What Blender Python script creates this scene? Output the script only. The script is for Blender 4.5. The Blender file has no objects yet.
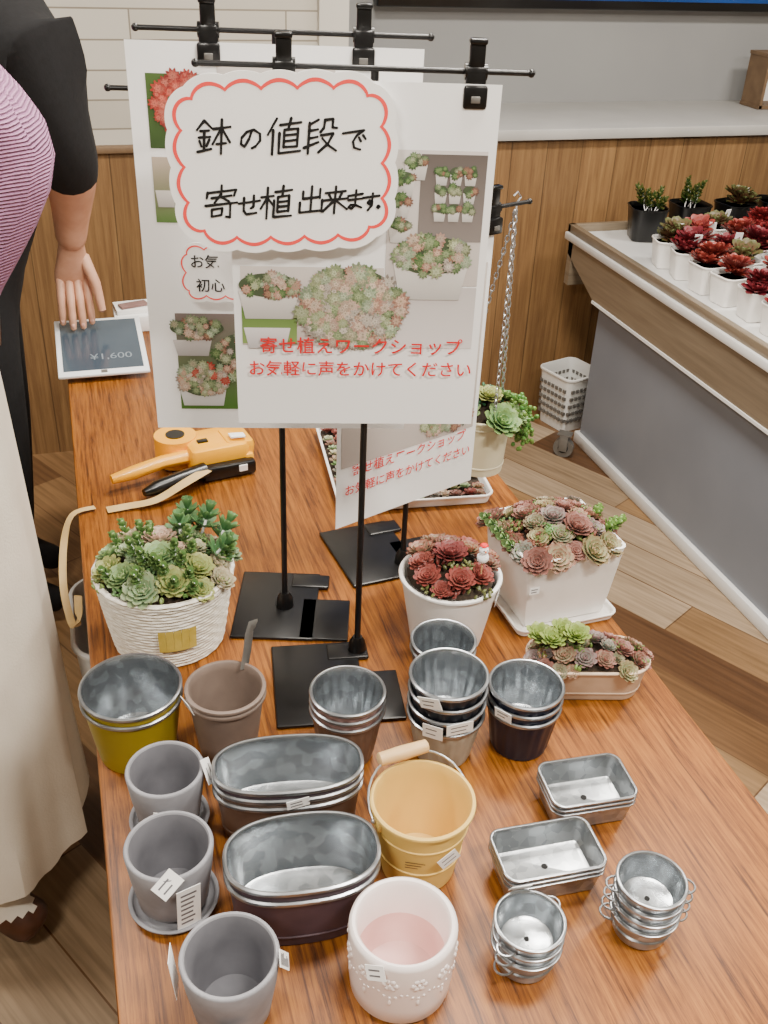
import bpy, math, random
from mathutils import Vector, Matrix
rnd=random.Random(7)
pi=math.pi
def lin(c):
    r=[]
    for x in c[:3]:
        x=x/255.0
        r.append(x/12.92 if x<=.04045 else ((x+.055)/1.055)**2.4)
    return tuple(r)+(1,)
MATS={}
def newmat(name):
    m=bpy.data.materials.new(name);m.use_nodes=True
    nt=m.node_tree;b=nt.nodes['Principled BSDF'];MATS[name]=m
    return m,nt,b
def mat(name,c1,c2=None,scale=20,rough=.5,metal=0,bump=0,stretch=(1,1,1),detail=4,kind='noise',coat=0,trans=0,bscale=None,bdist=.002):
    m,nt,b=newmat(name)
    N=nt.nodes;L=nt.links
    b.inputs['Roughness'].default_value=rough;b.inputs['Metallic'].default_value=metal
    b.inputs['Coat Weight'].default_value=coat
    b.inputs['Base Color'].default_value=lin(c1)
    tc=N.new('ShaderNodeTexCoord');mp=N.new('ShaderNodeMapping');mp.inputs['Scale'].default_value=stretch
    L.new(tc.outputs['Object'],mp.inputs[0])
    if kind=='noise':
        t=N.new('ShaderNodeTexNoise');t.inputs['Scale'].default_value=scale;t.inputs['Detail'].default_value=detail;fo=t.outputs[0]
    elif kind=='wave':
        t=N.new('ShaderNodeTexWave');t.bands_direction='Z';t.inputs['Scale'].default_value=scale;t.inputs['Distortion'].default_value=1.5;t.inputs['Detail Scale'].default_value=6;fo=t.outputs[1]
    else:
        t=N.new('ShaderNodeTexVoronoi');t.inputs['Scale'].default_value=scale;fo=t.outputs['Color']
    L.new(mp.outputs[0],t.inputs['Vector'])
    if c2 is not None:
        cr=N.new('ShaderNodeValToRGB');cr.color_ramp.elements[0].position=.3;cr.color_ramp.elements[1].position=.7
        cr.color_ramp.elements[0].color=lin(c1);cr.color_ramp.elements[1].color=lin(c2)
        L.new(fo,cr.inputs[0]);L.new(cr.outputs[0],b.inputs['Base Color'])
    if bump:
        bp=N.new('ShaderNodeBump');bp.inputs['Strength'].default_value=bump;bp.inputs['Distance'].default_value=bdist
        if bscale:
            t2=N.new('ShaderNodeTexNoise');t2.inputs['Scale'].default_value=bscale;L.new(tc.outputs['Object'],t2.inputs['Vector']);L.new(t2.outputs[0],bp.inputs['Height'])
        else: L.new(fo,bp.inputs['Height'])
        L.new(bp.outputs[0],b.inputs['Normal'])
    return m
def attrmat(name,rough=.5,sss=0):
    m,nt,b=newmat(name)
    a=nt.nodes.new('ShaderNodeAttribute');a.attribute_name='Col';nt.links.new(a.outputs['Color'],b.inputs['Base Color'])
    b.inputs['Roughness'].default_value=rough
    return m
# ---------- materials
mat('paper',(244,244,243),rough=.45)
mat('sticker',(252,252,250),rough=.5)
mat('black_metal',(10,10,11),(16,16,18),scale=60,rough=.35)
mat('black_plastic',(8,8,9),(12,12,13),scale=40,rough=.28)
mat('zinc',(150,154,157),(178,182,185),scale=95,rough=.30,metal=.92,kind='v',bump=.12,bscale=60)
mat('zinc_bright',(158,163,167),(186,191,195),scale=80,rough=.27,metal=.94,kind='v',bump=.28,bscale=32)
mat('zinc_rim',(150,154,158),(176,180,184),scale=60,rough=.28,metal=.9)
mat('olive_paint',(140,122,10),(154,134,14),scale=15,rough=.42)
mat('cream_paint',(216,208,172),(226,218,188),scale=12,rough=.5)
mat('yellow_paint',(218,182,94),(226,190,106),scale=12,rough=.55)
mat('taupe',(112,97,88),(122,106,96),scale=40,rough=.55,bump=.1)
mat('brown_tin',(90,68,56),(106,84,70),scale=25,rough=.5)
mat('plum_tin',(64,48,56),(80,62,70),scale=25,rough=.5)
mat('beige_tin',(146,138,122),(164,156,140),scale=25,rough=.5)
mat('dark_tin',(14,16,24),(22,25,34),scale=25,rough=.42)
mat('navy_tin',(9,14,32),(14,20,42),scale=25,rough=.42)
mat('pink_tin',(128,98,94),(144,112,106),scale=25,rough=.5)
mat('cement',(124,124,130),(150,150,155),scale=22,rough=.75,bump=.25)
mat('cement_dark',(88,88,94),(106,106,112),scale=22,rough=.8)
mat('white_ceramic',(244,232,228),(248,238,233),scale=8,rough=.28,coat=.4)
mat('pink_ceramic',(220,174,168),(230,192,186),scale=14,rough=.35,coat=.3)
mat('white_rope',(214,206,188),(242,238,228),scale=60,rough=.85,bump=.9,stretch=(1,1,3),bdist=.004)
mat('white_matte',(234,231,226),(243,240,236),scale=20,rough=.55)
mat('beige_pot',(178,154,128),(198,174,148),scale=30,rough=.7,bump=.15)
mat('soil',(34,26,18),(60,46,34),scale=160,rough=.95,bump=.8)
mat('wood_grip',(206,168,112),(218,182,130),scale=40,rough=.5,stretch=(1,8,8))
mat('gold',(190,168,70),(206,186,92),scale=60,rough=.5)
mat('gun_yellow',(240,166,0),(246,176,2),scale=10,rough=.35,coat=.3)
mat('label_tape',(206,174,112),(216,186,130),scale=30,rough=.5)
mat('red_ink',(214,16,22),rough=.6)
mat('black_ink',(6,6,8),rough=.6)
mat('grey_ink',(100,100,106),rough=.6)
mat('pink_ink',(240,70,66),rough=.6)
mat('screen',(52,64,76),(72,86,98),scale=3,rough=.12)
mat('tablet_white',(230,233,236),rough=.3)
mat('skin',(200,150,122),(214,166,138),scale=30,rough=.5,bump=.1)
mat('nail',(224,176,160),rough=.3)
mat('hair_brown',(60,42,32),(90,66,48),scale=60,rough=.5,stretch=(6,6,1))
mat('black_cloth',(8,8,10),(15,15,18),scale=80,rough=.95,bump=.4)
mat('skirt_cloth',(216,207,192),(229,221,207),scale=8,rough=.85,bump=.3,bscale=250)
mat('knit',(164,112,152),(196,144,182),scale=62,rough=.9,bump=1,kind='wave',bdist=.003)
mat('brown_leather',(60,32,16),(80,44,26),scale=40,rough=.4)
mat('bin_white',(216,216,212),rough=.4)
mat('grey_metal',(110,108,104),(130,128,124),scale=30,rough=.4,metal=.5)
mat('chain',(190,192,195),rough=.3,metal=.9)
mat('snow',(250,250,250),rough=.6)
mat('orange',(238,110,30),rough=.5)
mat('case_panel',(112,118,128),(122,128,138),scale=3,rough=.35)
mat('case_white',(216,216,214),(228,228,226),scale=6,rough=.4)
mat('alu',(122,108,90),(142,128,108),scale=4,rough=.38,metal=.3,stretch=(1,1,20))
mat('wall_grey',(138,138,138),(144,144,143),scale=3,rough=.8)
mat('wall_light',(190,186,176),(196,192,182),scale=3,rough=.7)
mat('wall_shop',(140,134,122),(148,142,130),scale=3,rough=.7)
mat('ledge',(168,166,162),(178,176,172),scale=6,rough=.5)
mat('ceiling',(180,179,175),rough=.9)
mat('rubber',(30,30,32),rough=.7)
mat('hole',(12,12,12),rough=.9)
mat('box_wood',(100,78,56),(120,96,70),scale=20,rough=.6)
attrmat('succulent',.45);attrmat('print',.5)
def gridmat(name,kind):
    m,nt,b=newmat(name);N=nt.nodes;L=nt.links
    tc=N.new('ShaderNodeTexCoord')
    if kind=='floor':
        mp=N.new('ShaderNodeMapping');mp.inputs['Rotation'].default_value=(0,0,math.radians(-119))
        L.new(tc.outputs['Object'],mp.inputs[0])
        br=N.new('ShaderNodeTexBrick');br.inputs['Scale'].default_value=1
        br.inputs['Color1'].default_value=(0,0,0,1);br.inputs['Color2'].default_value=(1,1,1,1);br.inputs['Mortar'].default_value=(.1,.1,.1,1)
        br.inputs['Mortar Size'].default_value=.002;br.inputs['Brick Width'].default_value=.9;br.inputs['Row Height'].default_value=.15;br.inputs['Bias'].default_value=0
        L.new(mp.outputs[0],br.inputs['Vector'])
        cr=N.new('ShaderNodeValToRGB');e=cr.color_ramp.elements
        e[0].position=0;e[0].color=lin((86,58,36));e[1].position=1;e[1].color=lin((204,182,154))
        for p,c in ((.25,(120,88,56)),(.5,(156,124,86)),(.75,(148,126,100))):
            q=e.new(p);q.color=lin(c)
        L.new(br.outputs['Color'],cr.inputs[0])
        mp2=N.new('ShaderNodeMapping');mp2.inputs['Scale'].default_value=(2,40,1);L.new(mp.outputs[0],mp2.inputs[0])
        no=N.new('ShaderNodeTexNoise');no.inputs['Scale'].default_value=2;no.inputs['Detail'].default_value=5;L.new(mp2.outputs[0],no.inputs['Vector'])
        r2=N.new('ShaderNodeValToRGB');r2.color_ramp.elements[0].position=.3;r2.color_ramp.elements[0].color=(.6,.58,.55,1);r2.color_ramp.elements[1].position=.65;r2.color_ramp.elements[1].color=(1.0,1.0,1.0,1)
        L.new(no.outputs[0],r2.inputs[0])
        mx=N.new('ShaderNodeMix');mx.data_type='RGBA';mx.blend_type='MULTIPLY';mx.inputs[0].default_value=1
        L.new(cr.outputs[0],mx.inputs[6]);L.new(r2.outputs[0],mx.inputs[7]);L.new(mx.outputs[2],b.inputs['Base Color'])
        b.inputs['Roughness'].default_value=.38
    if kind=='tile':
        s=N.new('ShaderNodeSeparateXYZ');c=N.new('ShaderNodeCombineXYZ');L.new(tc.outputs['Object'],s.inputs[0]);L.new(s.outputs[0],c.inputs[0]);L.new(s.outputs[2],c.inputs[1])
        br=N.new('ShaderNodeTexBrick');br.inputs['Scale'].default_value=1;br.inputs['Color1'].default_value=lin((196,191,180));br.inputs['Color2'].default_value=lin((182,176,163));br.inputs['Mortar'].default_value=lin((132,124,110))
        br.inputs['Mortar Size'].default_value=.0025;br.inputs['Brick Width'].default_value=.45;br.inputs['Row Height'].default_value=.08
        L.new(c.outputs[0],br.inputs['Vector']);L.new(br.outputs['Color'],b.inputs['Base Color']);b.inputs['Roughness'].default_value=.5
    if kind in('wains','table'):
        mp=N.new('ShaderNodeMapping');L.new(tc.outputs['Object'],mp.inputs[0])
        mp.inputs['Scale'].default_value=(28,1,1.1) if kind=='wains' else (80,3.2,1)
        no=N.new('ShaderNodeTexNoise');no.inputs['Scale'].default_value=2.2;no.inputs['Detail'].default_value=8;no.inputs['Roughness'].default_value=.75;no.inputs['Distortion'].default_value=.35
        L.new(mp.outputs[0],no.inputs['Vector'])
        cr=N.new('ShaderNodeValToRGB');e=cr.color_ramp.elements
        if kind=='wains': cols=((.25,(92,64,38)),(.45,(122,90,56)),(.6,(142,108,68)),(.8,(160,126,84)))
        else: cols=((.36,(66,32,4)),(.45,(112,62,14)),(.54,(138,82,24)),(.70,(162,104,36)))
        e[0].position=cols[0][0];e[0].color=lin(cols[0][1]);e[1].position=cols[-1][0];e[1].color=lin(cols[-1][1])
        for p,c in cols[1:-1]:
            q=e.new(p);q.color=lin(c)
        L.new(no.outputs[0],cr.inputs[0])
        last=cr.outputs[0]
        if kind=='wains':
            s=N.new('ShaderNodeSeparateXYZ');L.new(tc.outputs['Object'],s.inputs[0])
            f=N.new('ShaderNodeMath');f.operation='MULTIPLY';f.inputs[1].default_value=1/.13;L.new(s.outputs[0],f.inputs[0])
            fr=N.new('ShaderNodeMath');fr.operation='FRACT';L.new(f.outputs[0],fr.inputs[0])
            fl=N.new('ShaderNodeMath');fl.operation='FLOOR';L.new(f.outputs[0],fl.inputs[0])
            wn=N.new('ShaderNodeTexWhiteNoise');wn.noise_dimensions='1D';L.new(fl.outputs[0],wn.inputs['W'])
            gt=N.new('ShaderNodeMath');gt.operation='GREATER_THAN';gt.inputs[1].default_value=.03;L.new(fr.outputs[0],gt.inputs[0])
            mr=N.new('ShaderNodeMapRange');mr.inputs[3].default_value=.78;mr.inputs[4].default_value=1.1;L.new(wn.outputs[0],mr.inputs[0])
            mm=N.new('ShaderNodeMath');mm.operation='MULTIPLY';L.new(mr.outputs[0],mm.inputs[0])
            g2=N.new('ShaderNodeMapRange');g2.inputs[3].default_value=.5;g2.inputs[4].default_value=1;L.new(gt.outputs[0],g2.inputs[0]);L.new(g2.outputs[0],mm.inputs[1])
            hs=N.new('ShaderNodeHueSaturation');L.new(mm.outputs[0],hs.inputs['Value']);L.new(last,hs.inputs['Color']);last=hs.outputs[0]
        else:
            mp2=N.new('ShaderNodeMapping');mp2.inputs['Scale'].default_value=(3.5,.5,1);L.new(tc.outputs['Object'],mp2.inputs[0])
            n2=N.new('ShaderNodeTexNoise');n2.inputs['Scale'].default_value=2;L.new(mp2.outputs[0],n2.inputs['Vector'])
            mr=N.new('ShaderNodeMapRange');mr.inputs[3].default_value=.85;mr.inputs[4].default_value=1.15;L.new(n2.outputs[0],mr.inputs[0])
            hs=N.new('ShaderNodeHueSaturation');L.new(mr.outputs[0],hs.inputs['Value']);L.new(last,hs.inputs['Color']);last=hs.outputs[0]
        L.new(last,b.inputs['Base Color']);b.inputs['Roughness'].default_value=.42 if kind=='table' else .5
for n,k in (('floor_planks','floor'),('tiles','tile'),('wainscot','wains'),('table_wood','table')): gridmat(n,k)
# ---------- builder
class MB:
    def __init__(s): s.v=[];s.f=[];s.m=[];s.c=[];s.names=[]
    def mi(s,n):
        if n not in s.names: s.names.append(n)
        return s.names.index(n)
    def add(s,vs,fs,m,M=None,col=(1,1,1,1)):
        o=len(s.v)
        for i,v in enumerate(vs):
            v=Vector(v)
            s.v.append(M@v if M is not None else v)
            s.c.append(col[i] if isinstance(col,list) else col)
        if not isinstance(m,list): m=[m]*len(fs)
        for f,mm in zip(fs,m):
            s.f.append([o+i for i in f]);s.m.append(s.mi(mm))
    def rings(s,rings,ms,M=None,cap0=True,cap1=True,cols=None):
        n=len(rings[0]);vs=[p for r in rings for p in r];fs=[];mm=[]
        for i in range(len(rings)-1):
            for j in range(n):
                a=i*n+j;b=i*n+(j+1)%n
                fs.append((a,b,b+n,a+n));mm.append(ms[i] if isinstance(ms,list) else ms)
        if cap0: fs.append(tuple(reversed(range(n))));mm.append(ms[0] if isinstance(ms,list) else ms)
        if cap1: fs.append(tuple((len(rings)-1)*n+j for j in range(n)));mm.append(ms[-1] if isinstance(ms,list) else ms)
        col=[cols[i] for i in range(len(rings)) for j in range(n)] if cols else (1,1,1,1)
        s.add(vs,fs,mm,M,col)
    def box(s,cx,cy,cz,sx,sy,sz,m,bev=.0,M=None,k=3):
        a,b=sx/2,sy/2;h=sz
        bev=min(bev,a*.99,b*.99,h*.49)
        if bev<=0:
            r=[[(-a,-b,z),(a,-b,z),(a,b,z),(-a,b,z)] for z in(-h/2,h/2)]
            s.rings([[(x+cx,y+cy,z+cz) for x,y,z in q] for q in r],m,M);return
        prof=[(bev,-h/2),(bev*.3,-h/2+bev*.3),(0,-h/2+bev),(0,h/2-bev),(bev*.3,h/2-bev*.3),(bev,h/2)]
        rr=[]
        for d,z in prof:
            rr.append([(x+cx,y+cy,z+cz) for x,y in outline(a-d,b-d,max(bev-d,.0002),k)])
        s.rings(rr,m,M)
    def obj(s,name,loc=(0,0,0),rz=0,parent=None,smooth=True,ang=38):
        me=bpy.data.meshes.new(name);me.from_pydata([tuple(v) for v in s.v],[],s.f);
        for n in s.names: me.materials.append(MATS[n])
        me.polygons.foreach_set('material_index',s.m)
        ca=me.color_attributes.new('Col','FLOAT_COLOR','POINT')
        ca.data.foreach_set('color',[x for c in s.c for x in c])
        if smooth:
            me.polygons.foreach_set('use_smooth',[True]*len(s.f))
            me.set_sharp_from_angle(angle=math.radians(ang))
        me.update()
        o=bpy.data.objects.new(name,me);bpy.context.collection.objects.link(o);o.location=loc;o.rotation_euler=(0,0,rz)
        if parent: o.parent=parent
        return o
def outline(a,b,c,k):
    p=[]
    if c>=b-1e-5 and a>b*1.3 and k>=6:   # oval: superellipse
        for i in range(4*k):
            t=(i+.5)/(4*k)*2*pi;cs,sn=math.cos(t),math.sin(t);e=2/2.5
            p.append((a*abs(cs)**e*(1 if cs>0 else -1),b*abs(sn)**e*(1 if sn>0 else -1)))
        return p
    c=min(c,a,b)
    for q,(sx,sy) in enumerate(((1,1),(-1,1),(-1,-1),(1,-1))):
        for i in range(k):
            t=(q+(i+.5)/k)*pi/2
            p.append((sx*(a-c)+c*math.cos(t),sy*(b-c)+c*math.sin(t)))
    return p
def T(x,y,z): return Matrix.Translation((x,y,z))
def RZ(a): return Matrix.Rotation(a,4,'Z')
def RX(a): return Matrix.Rotation(a,4,'X')
def RY(a): return Matrix.Rotation(a,4,'Y')
def pot(mb,M,a,b,c,h,tap,mo,mr,mi,th=.002,roll=.0025,k=12,rib=0,nr=24,bt=.004,ribin=True,bands=()):
    rr=[];ms=[]
    def ring(d,z,r=0):
        pts=outline(a-d,b-d,max(c-d,.0005),k)
        if r:
            q=[]
            for x,y in pts:
                an=math.atan2(y,x);f=1+r*math.cos(nr*an)/max(a,.01)
                q.append((x*f,y*f))
            pts=q
        return [(x,y,z) for x,y in pts]
    D=lambda z:tap*(1-z/h)
    rr.append(ring(tap+.003,.002));
    rr.append(ring(tap+.002,0));ms.append(mo)
    rr.append(ring(tap,.0015));ms.append(mo)
    zs=[(h*l,0,rib if .1<l<.86 else 0) for l in (.08,.12,.3,.5,.7,.84,.88)]
    for bz in bands:
        z=h*bz
        zs+=[(z-.002,0,0),(z-.001,.0012,0),(z+.001,.0012,0),(z+.002,0,0)]
    for z,dd,rb in sorted(zs):
        rr.append(ring(D(z)-dd,z,rb));ms.append(mo)
    rr.append(ring(D(h-2*roll),h-2*roll));ms.append(mo)
    for d,z in ((-.7*roll,h-1.9*roll),(-roll,h-1.2*roll),(-roll*.8,h-.4*roll),(-.1*roll,h),(th*.6,h-.1*roll),(th,h-.6*roll)):
        rr.append(ring(d,z));ms.append(mr)
    for l in (.88,.84,.7,.5,.3,.12):
        z=h*l
        if z>bt*1.5: rr.append(ring(D(z)+th,z,rib if (ribin and .1<l<.86) else 0));ms.append(mi)
    rr.append(ring(tap+th,bt*1.3));ms.append(mi)
    rr.append(ring(tap+th+.004,bt));ms.append(mi)
    mb.rings(rr,ms,M)
def label(mb,r,phi,z,w,h,M=None,roll=0,tilt=0,m='sticker'):
    L=(M or Matrix())@RZ(phi)@T(r+.0015,0,z)@RY(tilt)@RX(roll)
    vs=[(0,-w/2,-h/2),(0,w/2,-h/2),(0,w/2,h/2),(0,-w/2,h/2)]
    vs=vs+[(.0006,y,zz) for _,y,zz in vs]
    mb.add(vs,[(0,3,2,1),(4,5,6,7),(0,1,5,4),(1,2,6,5),(2,3,7,6),(3,0,4,7)],m,L)
    nl=2 if h<.03 else 7
    for i in range(nl):
        zz=h*(.36-.72*i/(nl-1)) if nl>2 else h*(.18-.36*i)
        lw_=.0009 if nl==2 else .0016
        q=rnd.uniform(.1,.36)
        mb.add([(.0008,-w*.34,zz-lw_),(.0008,w*q,zz-lw_),(.0008,w*q,zz+lw_),(.0008,-w*.34,zz+lw_)],[(0,1,2,3)],'grey_ink',L)
def tube(mb,pts,rad,m,k=10,M=None,flat=1.0,up=None):
    pts=[Vector(p) for p in pts];n=len(pts);rr=[]
    if not isinstance(rad,(list,tuple)): rad=[rad]*n
    t0=(pts[1]-pts[0]).normalized()
    u=Vector(up) if up else (Vector((0,0,1)) if abs(t0.z)<.9 else Vector((1,0,0)))
    for i in range(n):
        t=((pts[min(i+1,n-1)]-pts[max(i-1,0)])).normalized()
        a=u.cross(t).normalized();u2=t.cross(a).normalized();u=u2
        r=rad[i]
        rx,ry=r if isinstance(r,(list,tuple)) else (r,r*flat)
        rr.append([pts[i]+a*rx*math.cos(2*pi*j/k)+u2*ry*math.sin(2*pi*j/k) for j in range(k)])
    mb.rings(rr,m,M)
def ball(mb,c,r,m,k=10,M=None,col=(1,1,1,1)):
    if not isinstance(r,(tuple,list)): r=(r,r,r)
    rr=[]
    h=max(4,k//2)
    for i in range(h+1):
        t=-pi/2+pi*(i+.02)/(h+.04)
        rr.append([(c[0]+r[0]*math.cos(t)*math.cos(2*pi*j/k),c[1]+r[1]*math.cos(t)*math.sin(2*pi*j/k),c[2]+r[2]*math.sin(t)) for j in range(k)])
    mb.rings(rr,m,M,cols=[col]*(h+1))
def mixc(a,b,t): return tuple(a[i]*(1-t)+b[i]*t for i in range(3))+(1,)
SEC=[(0,.5),(.3,.82),(.62,1),(.85,.86),(.96,.45),(1,.05)]
def petal(mb,M,L,W,Tk,e,curl,c0,c1):
    vs=[];cols=[]
    for s,w in SEC:
        x=L*s*math.cos(e);z=L*s*math.sin(e)+curl*L*s*s
        w*=W;t=Tk*(1-.5*s)
        nx,nz=-math.sin(e),math.cos(e)
        vs+= [(x+nx*t*.5,-w,z+nz*t*.5),(x-nx*t,0,z-nz*t),(x+nx*t*.5,w,z+nz*t*.5),(x+nx*t*.25,0,z+nz*t*.25)]
        q=max(0,(s-.5)/.5)**1.6
        cc=mixc(c0,c1,q);ce=mixc(c0,c1,min(1,q*.7+.28))
        cols+=[ce,cc,ce,cc]
    fs=[];n=len(SEC)
    for i in range(n-1):
        for j in range(4):
            a=i*4+j;b=i*4+(j+1)%4
            fs.append((a,b,b+4,a+4))
    q=(n-1)*4;fs.append((q,q+1,q+2,q+3))
    mb.add(vs,fs,'succulent',M,cols)
def rosette(mb,M,R,c0,c1,fat=1.0,dens=1.0,op=0.0):
    rows=[(1.0,9,8),(.92,9,20),(.78,8,34),(.62,7,48),(.45,6,62),(.3,5,74),(.18,3,84)]
    off=rnd.random()*6
    for i,(l,n,e) in enumerate(rows):
        n=max(3,int(n*dens))
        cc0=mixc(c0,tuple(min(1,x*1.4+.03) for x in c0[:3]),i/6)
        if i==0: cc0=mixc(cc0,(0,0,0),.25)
        for j in range(n):
            a=off+2*pi*(j+.5*(i%2))/n+rnd.uniform(-.06,.06)
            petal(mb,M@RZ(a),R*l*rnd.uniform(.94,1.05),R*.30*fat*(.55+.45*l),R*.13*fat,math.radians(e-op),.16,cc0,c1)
def sprig(mb,M,H,c0,c1,n=18,leaf=.009,fat=.42):
    tube(mb,[(0,0,0),(H*.06,0,H*.5),(0,0,H)],[.0015,.0014,.001],'succulent',k=5,M=M)
    for i in range(n):
        z=H*(.25+.75*i/n);a=i*2.4
        petal(mb,M@T(0,0,z)@RZ(a),leaf*(1.1-.35*i/n),leaf*fat,leaf*.25,math.radians(20+45*i/n),.2,c0,c1)
def beads(mb,M,R,c,n=20,leaf=.004):
    for i in range(n):
        a=rnd.random()*2*pi;r=R*math.sqrt(rnd.random());z=math.sqrt(max(0,1-(r/R)**2))*R*.6
        f=rnd.uniform(.7,1.25)
        ball(mb,(0,0,0),(leaf*.6,leaf*.6,leaf*1.1),'succulent',k=6,M=M@T(r*math.cos(a),r*math.sin(a),z)@Matrix.Rotation(rnd.uniform(-.9,.9),4,'X')@Matrix.Rotation(rnd.uniform(-.9,.9),4,'Y'),col=(c[0]*f,c[1]*f,c[2]*f,1))
def arrange(mb,a,b,c,z,n,pal,rmin,rmax,dome,over=.006,M=None,nb=12,sprigs=0,beadc=((90,130,50),),fat=1.0,dens=1.0,pack=.72,lean=.6):
    M=M or Matrix()
    rr=[]
    for t in (0,.35,.7,1):
        rr.append([(x,y,z+dome*.75*(1-(1-t)**2)*.9) for x,y in outline(max(a*(1-t*.93),.003),max(b*(1-t*.93),.003),max(c*(1-t*.93),.001),5)])
    mb.rings(rr,'soil',M)
    pts=[];tries=0
    while len(pts)<n and tries<6000:
        tries+=1
        x=rnd.uniform(-a-over,a+over);y=rnd.uniform(-b-over,b+over)
        qx=max(0,abs(x)-(a-c));qy=max(0,abs(y)-(b-c))
        if math.hypot(qx,qy)>c+over: continue
        r=rnd.uniform(rmin,rmax)*(1 if tries<3000 else .75)
        if all(math.hypot(x-p[0],y-p[1])>(r+p[2])*pack for p in pts): pts.append((x,y,r))
    for x,y,r in pts:
        ux,uy=x/(a+abs(over)),y/(b+abs(over));d=min(1,math.hypot(ux,uy))
        zz=z+dome*(1-d*d)+.002
        tl=Vector((-uy,ux,0))
        Mt=M@T(x,y,zz)
        if d>.05: Mt=Mt@Matrix.Rotation(d*lean,4,tl.normalized())
        c0,c1=rnd.choice(pal);f=rnd.uniform(.8,1.15)
        c0=tuple(min(1,q*f) for q in lin(c0)[:3]);c1=lin(c1)[:3]
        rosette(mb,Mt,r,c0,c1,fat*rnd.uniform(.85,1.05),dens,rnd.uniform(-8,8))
    for i in range(nb):
        t=rnd.random()*2*pi;d=rnd.uniform(.3,1)
        x=(a+over*.5)*d*math.cos(t);y=(b+over*.5)*d*math.sin(t)
        beads(mb,M@T(x,y,z+dome*(1-d*d)*.95),rmin*.9,lin(rnd.choice(beadc)),n=18,leaf=.0042)
    for i in range(sprigs):
        t=rnd.random()*2*pi;d=rnd.uniform(.3,.95)
        x=a*d*math.cos(t);y=b*d*math.sin(t)
        ax=Vector((-math.sin(t),math.cos(t),0))
        sprig(mb,M@T(x,y,z+dome*(1-d*d)*.8)@Matrix.Rotation(d*.6,4,ax),rnd.uniform(.03,.045),lin((76,116,56)),lin((126,152,90)),n=13,leaf=.011)
TZ=.70
# ---------- room
X0,X1,Y0,Y1=-2.6,4.2,-2.4,3.2
mb=MB();mb.box((X0+X1)/2,(Y0+Y1+.5)/2,-.05,X1-X0,Y1-Y0+.5,.1,'floor_planks');mb.obj('floor',smooth=False)
mb=MB();mb.box((X0+X1)/2,(Y0+Y1+.5)/2,2.75,X1-X0,Y1-Y0+.5,.1,'ceiling');mb.obj('ceiling',smooth=False)
XP=.77
mb=MB()
mb.box((X0+XP)/2,Y1+.1,1.35,XP-X0,.2,2.7,'tiles')
mb.box((XP+.86)/2,Y1+.1,1.35,.09,.25,2.7,'wall_light')
mb.box((.86+X1)/2,Y1+.24,.5,X1-.86,.46,1.0,'wall_light')
mb.box((.86+X1)/2,Y1+.55,1.35,X1-.86,.2,2.7,'wall_grey')
mb.obj('wall_back',smooth=False)
mb=MB();mb.box((X0+X1)/2,Y1-.006,.49,X1-X0,.014,.98,'wainscot');mb.obj('trim_wainscot',smooth=False)
mb=MB();mb.box((.865+X1)/2,Y1+.205,1.005,X1-.865,.49,.035,'ledge',.004);mb.obj('trim_ledge')
mb=MB();mb.box((X0+.86)/2,Y1-.012,.985,.86-X0,.03,.02,'box_wood',.003);mb.obj('trim_rail')
mb=MB();mb.box(X0-.05,(Y0+Y1)/2,1.35,.1,Y1-Y0,2.7,'wall_shop');mb.obj('wall_left',smooth=False)
mb=MB();mb.box(X1+.05,(Y0+Y1+.5)/2,1.35,.1,Y1-Y0+.5,2.7,'wall_shop');mb.obj('wall_right',smooth=False)
mb=MB();mb.box((X0+X1)/2,Y0-.05,1.35,X1-X0,.1,2.7,'wall_shop');mb.obj('wall_front',smooth=False)
mat('tv_screen',(16,52,110),(24,70,140),scale=2,rough=.15)
mb=MB();mb.box(1.95,3.615,1.80,1.76,.05,.92,'black_plastic',.006);mb.box(1.95,3.588,1.805,1.72,.004,.87,'tv_screen');mb.obj('wall_tv')
mb=MB();mb.box(2.62,3.5,1.03,.16,.12,.012,'box_wood')
mb.box(2.55,3.5,1.12,.012,.12,.19,'box_wood');mb.box(2.69,3.5,1.12,.012,.12,.19,'box_wood');mb.box(2.62,3.5,1.21,.16,.12,.012,'box_wood');mb.box(2.62,3.55,1.12,.13,.008,.17,'paper')
mb.obj('wooden_display_box',smooth=False)
# ---------- table
mb=MB()
mb.box(.346,1.46,.683,.792,2.20,.034,'table_wood',.004)
mb.box(.346,1.46,.62,.70,2.06,.09,'table_wood')
for x in (.02,.67):
    for y in (.45,2.44): mb.box(x,y,.29,.06,.06,.58,'table_wood',.004)
mb.obj('display_table')
# ---------- display case right
mb=MB()
cx0=1.632
def prism(mb,poly,x0,x1,m):
    n=len(poly);mb.add([(x0,y,z) for y,z in poly]+[(x1,y,z) for y,z in poly],[tuple(range(n)),tuple(reversed(range(n,2*n)))]+[(i,i+n,(i+1)%n+n,(i+1)%n) for i in range(n)],m)
prism(mb,[(2.86,.535),(.6,.535),(.6,.675),(3.08,.675),(3.08,.63)],cx0,cx0+.03,'alu')
prism(mb,[(2.86,.527),(.6,.527),(.6,.536),(2.86,.536)],cx0-.004,cx0+.03,'case_white')
mb.box(cx0+.6,1.85,.6875,1.22,2.5,.025,'case_white',.004)
mb.box(cx0+.6,3.065,.60,1.2,.03,.15,'alu')
mb.box(cx0+.62,1.73,.30,1.18,2.26,.52,'case_panel')
mb.box(cx0+.6,1.73,.022,1.17,2.29,.042,'case_white',.004)
mb.box(cx0+.012,1.85,.712,.024,2.5,.03,'alu',.003)
mb.box(cx0+.6,3.09,.712,1.2,.02,.03,'alu',.003)
mb.obj('display_case')
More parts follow.
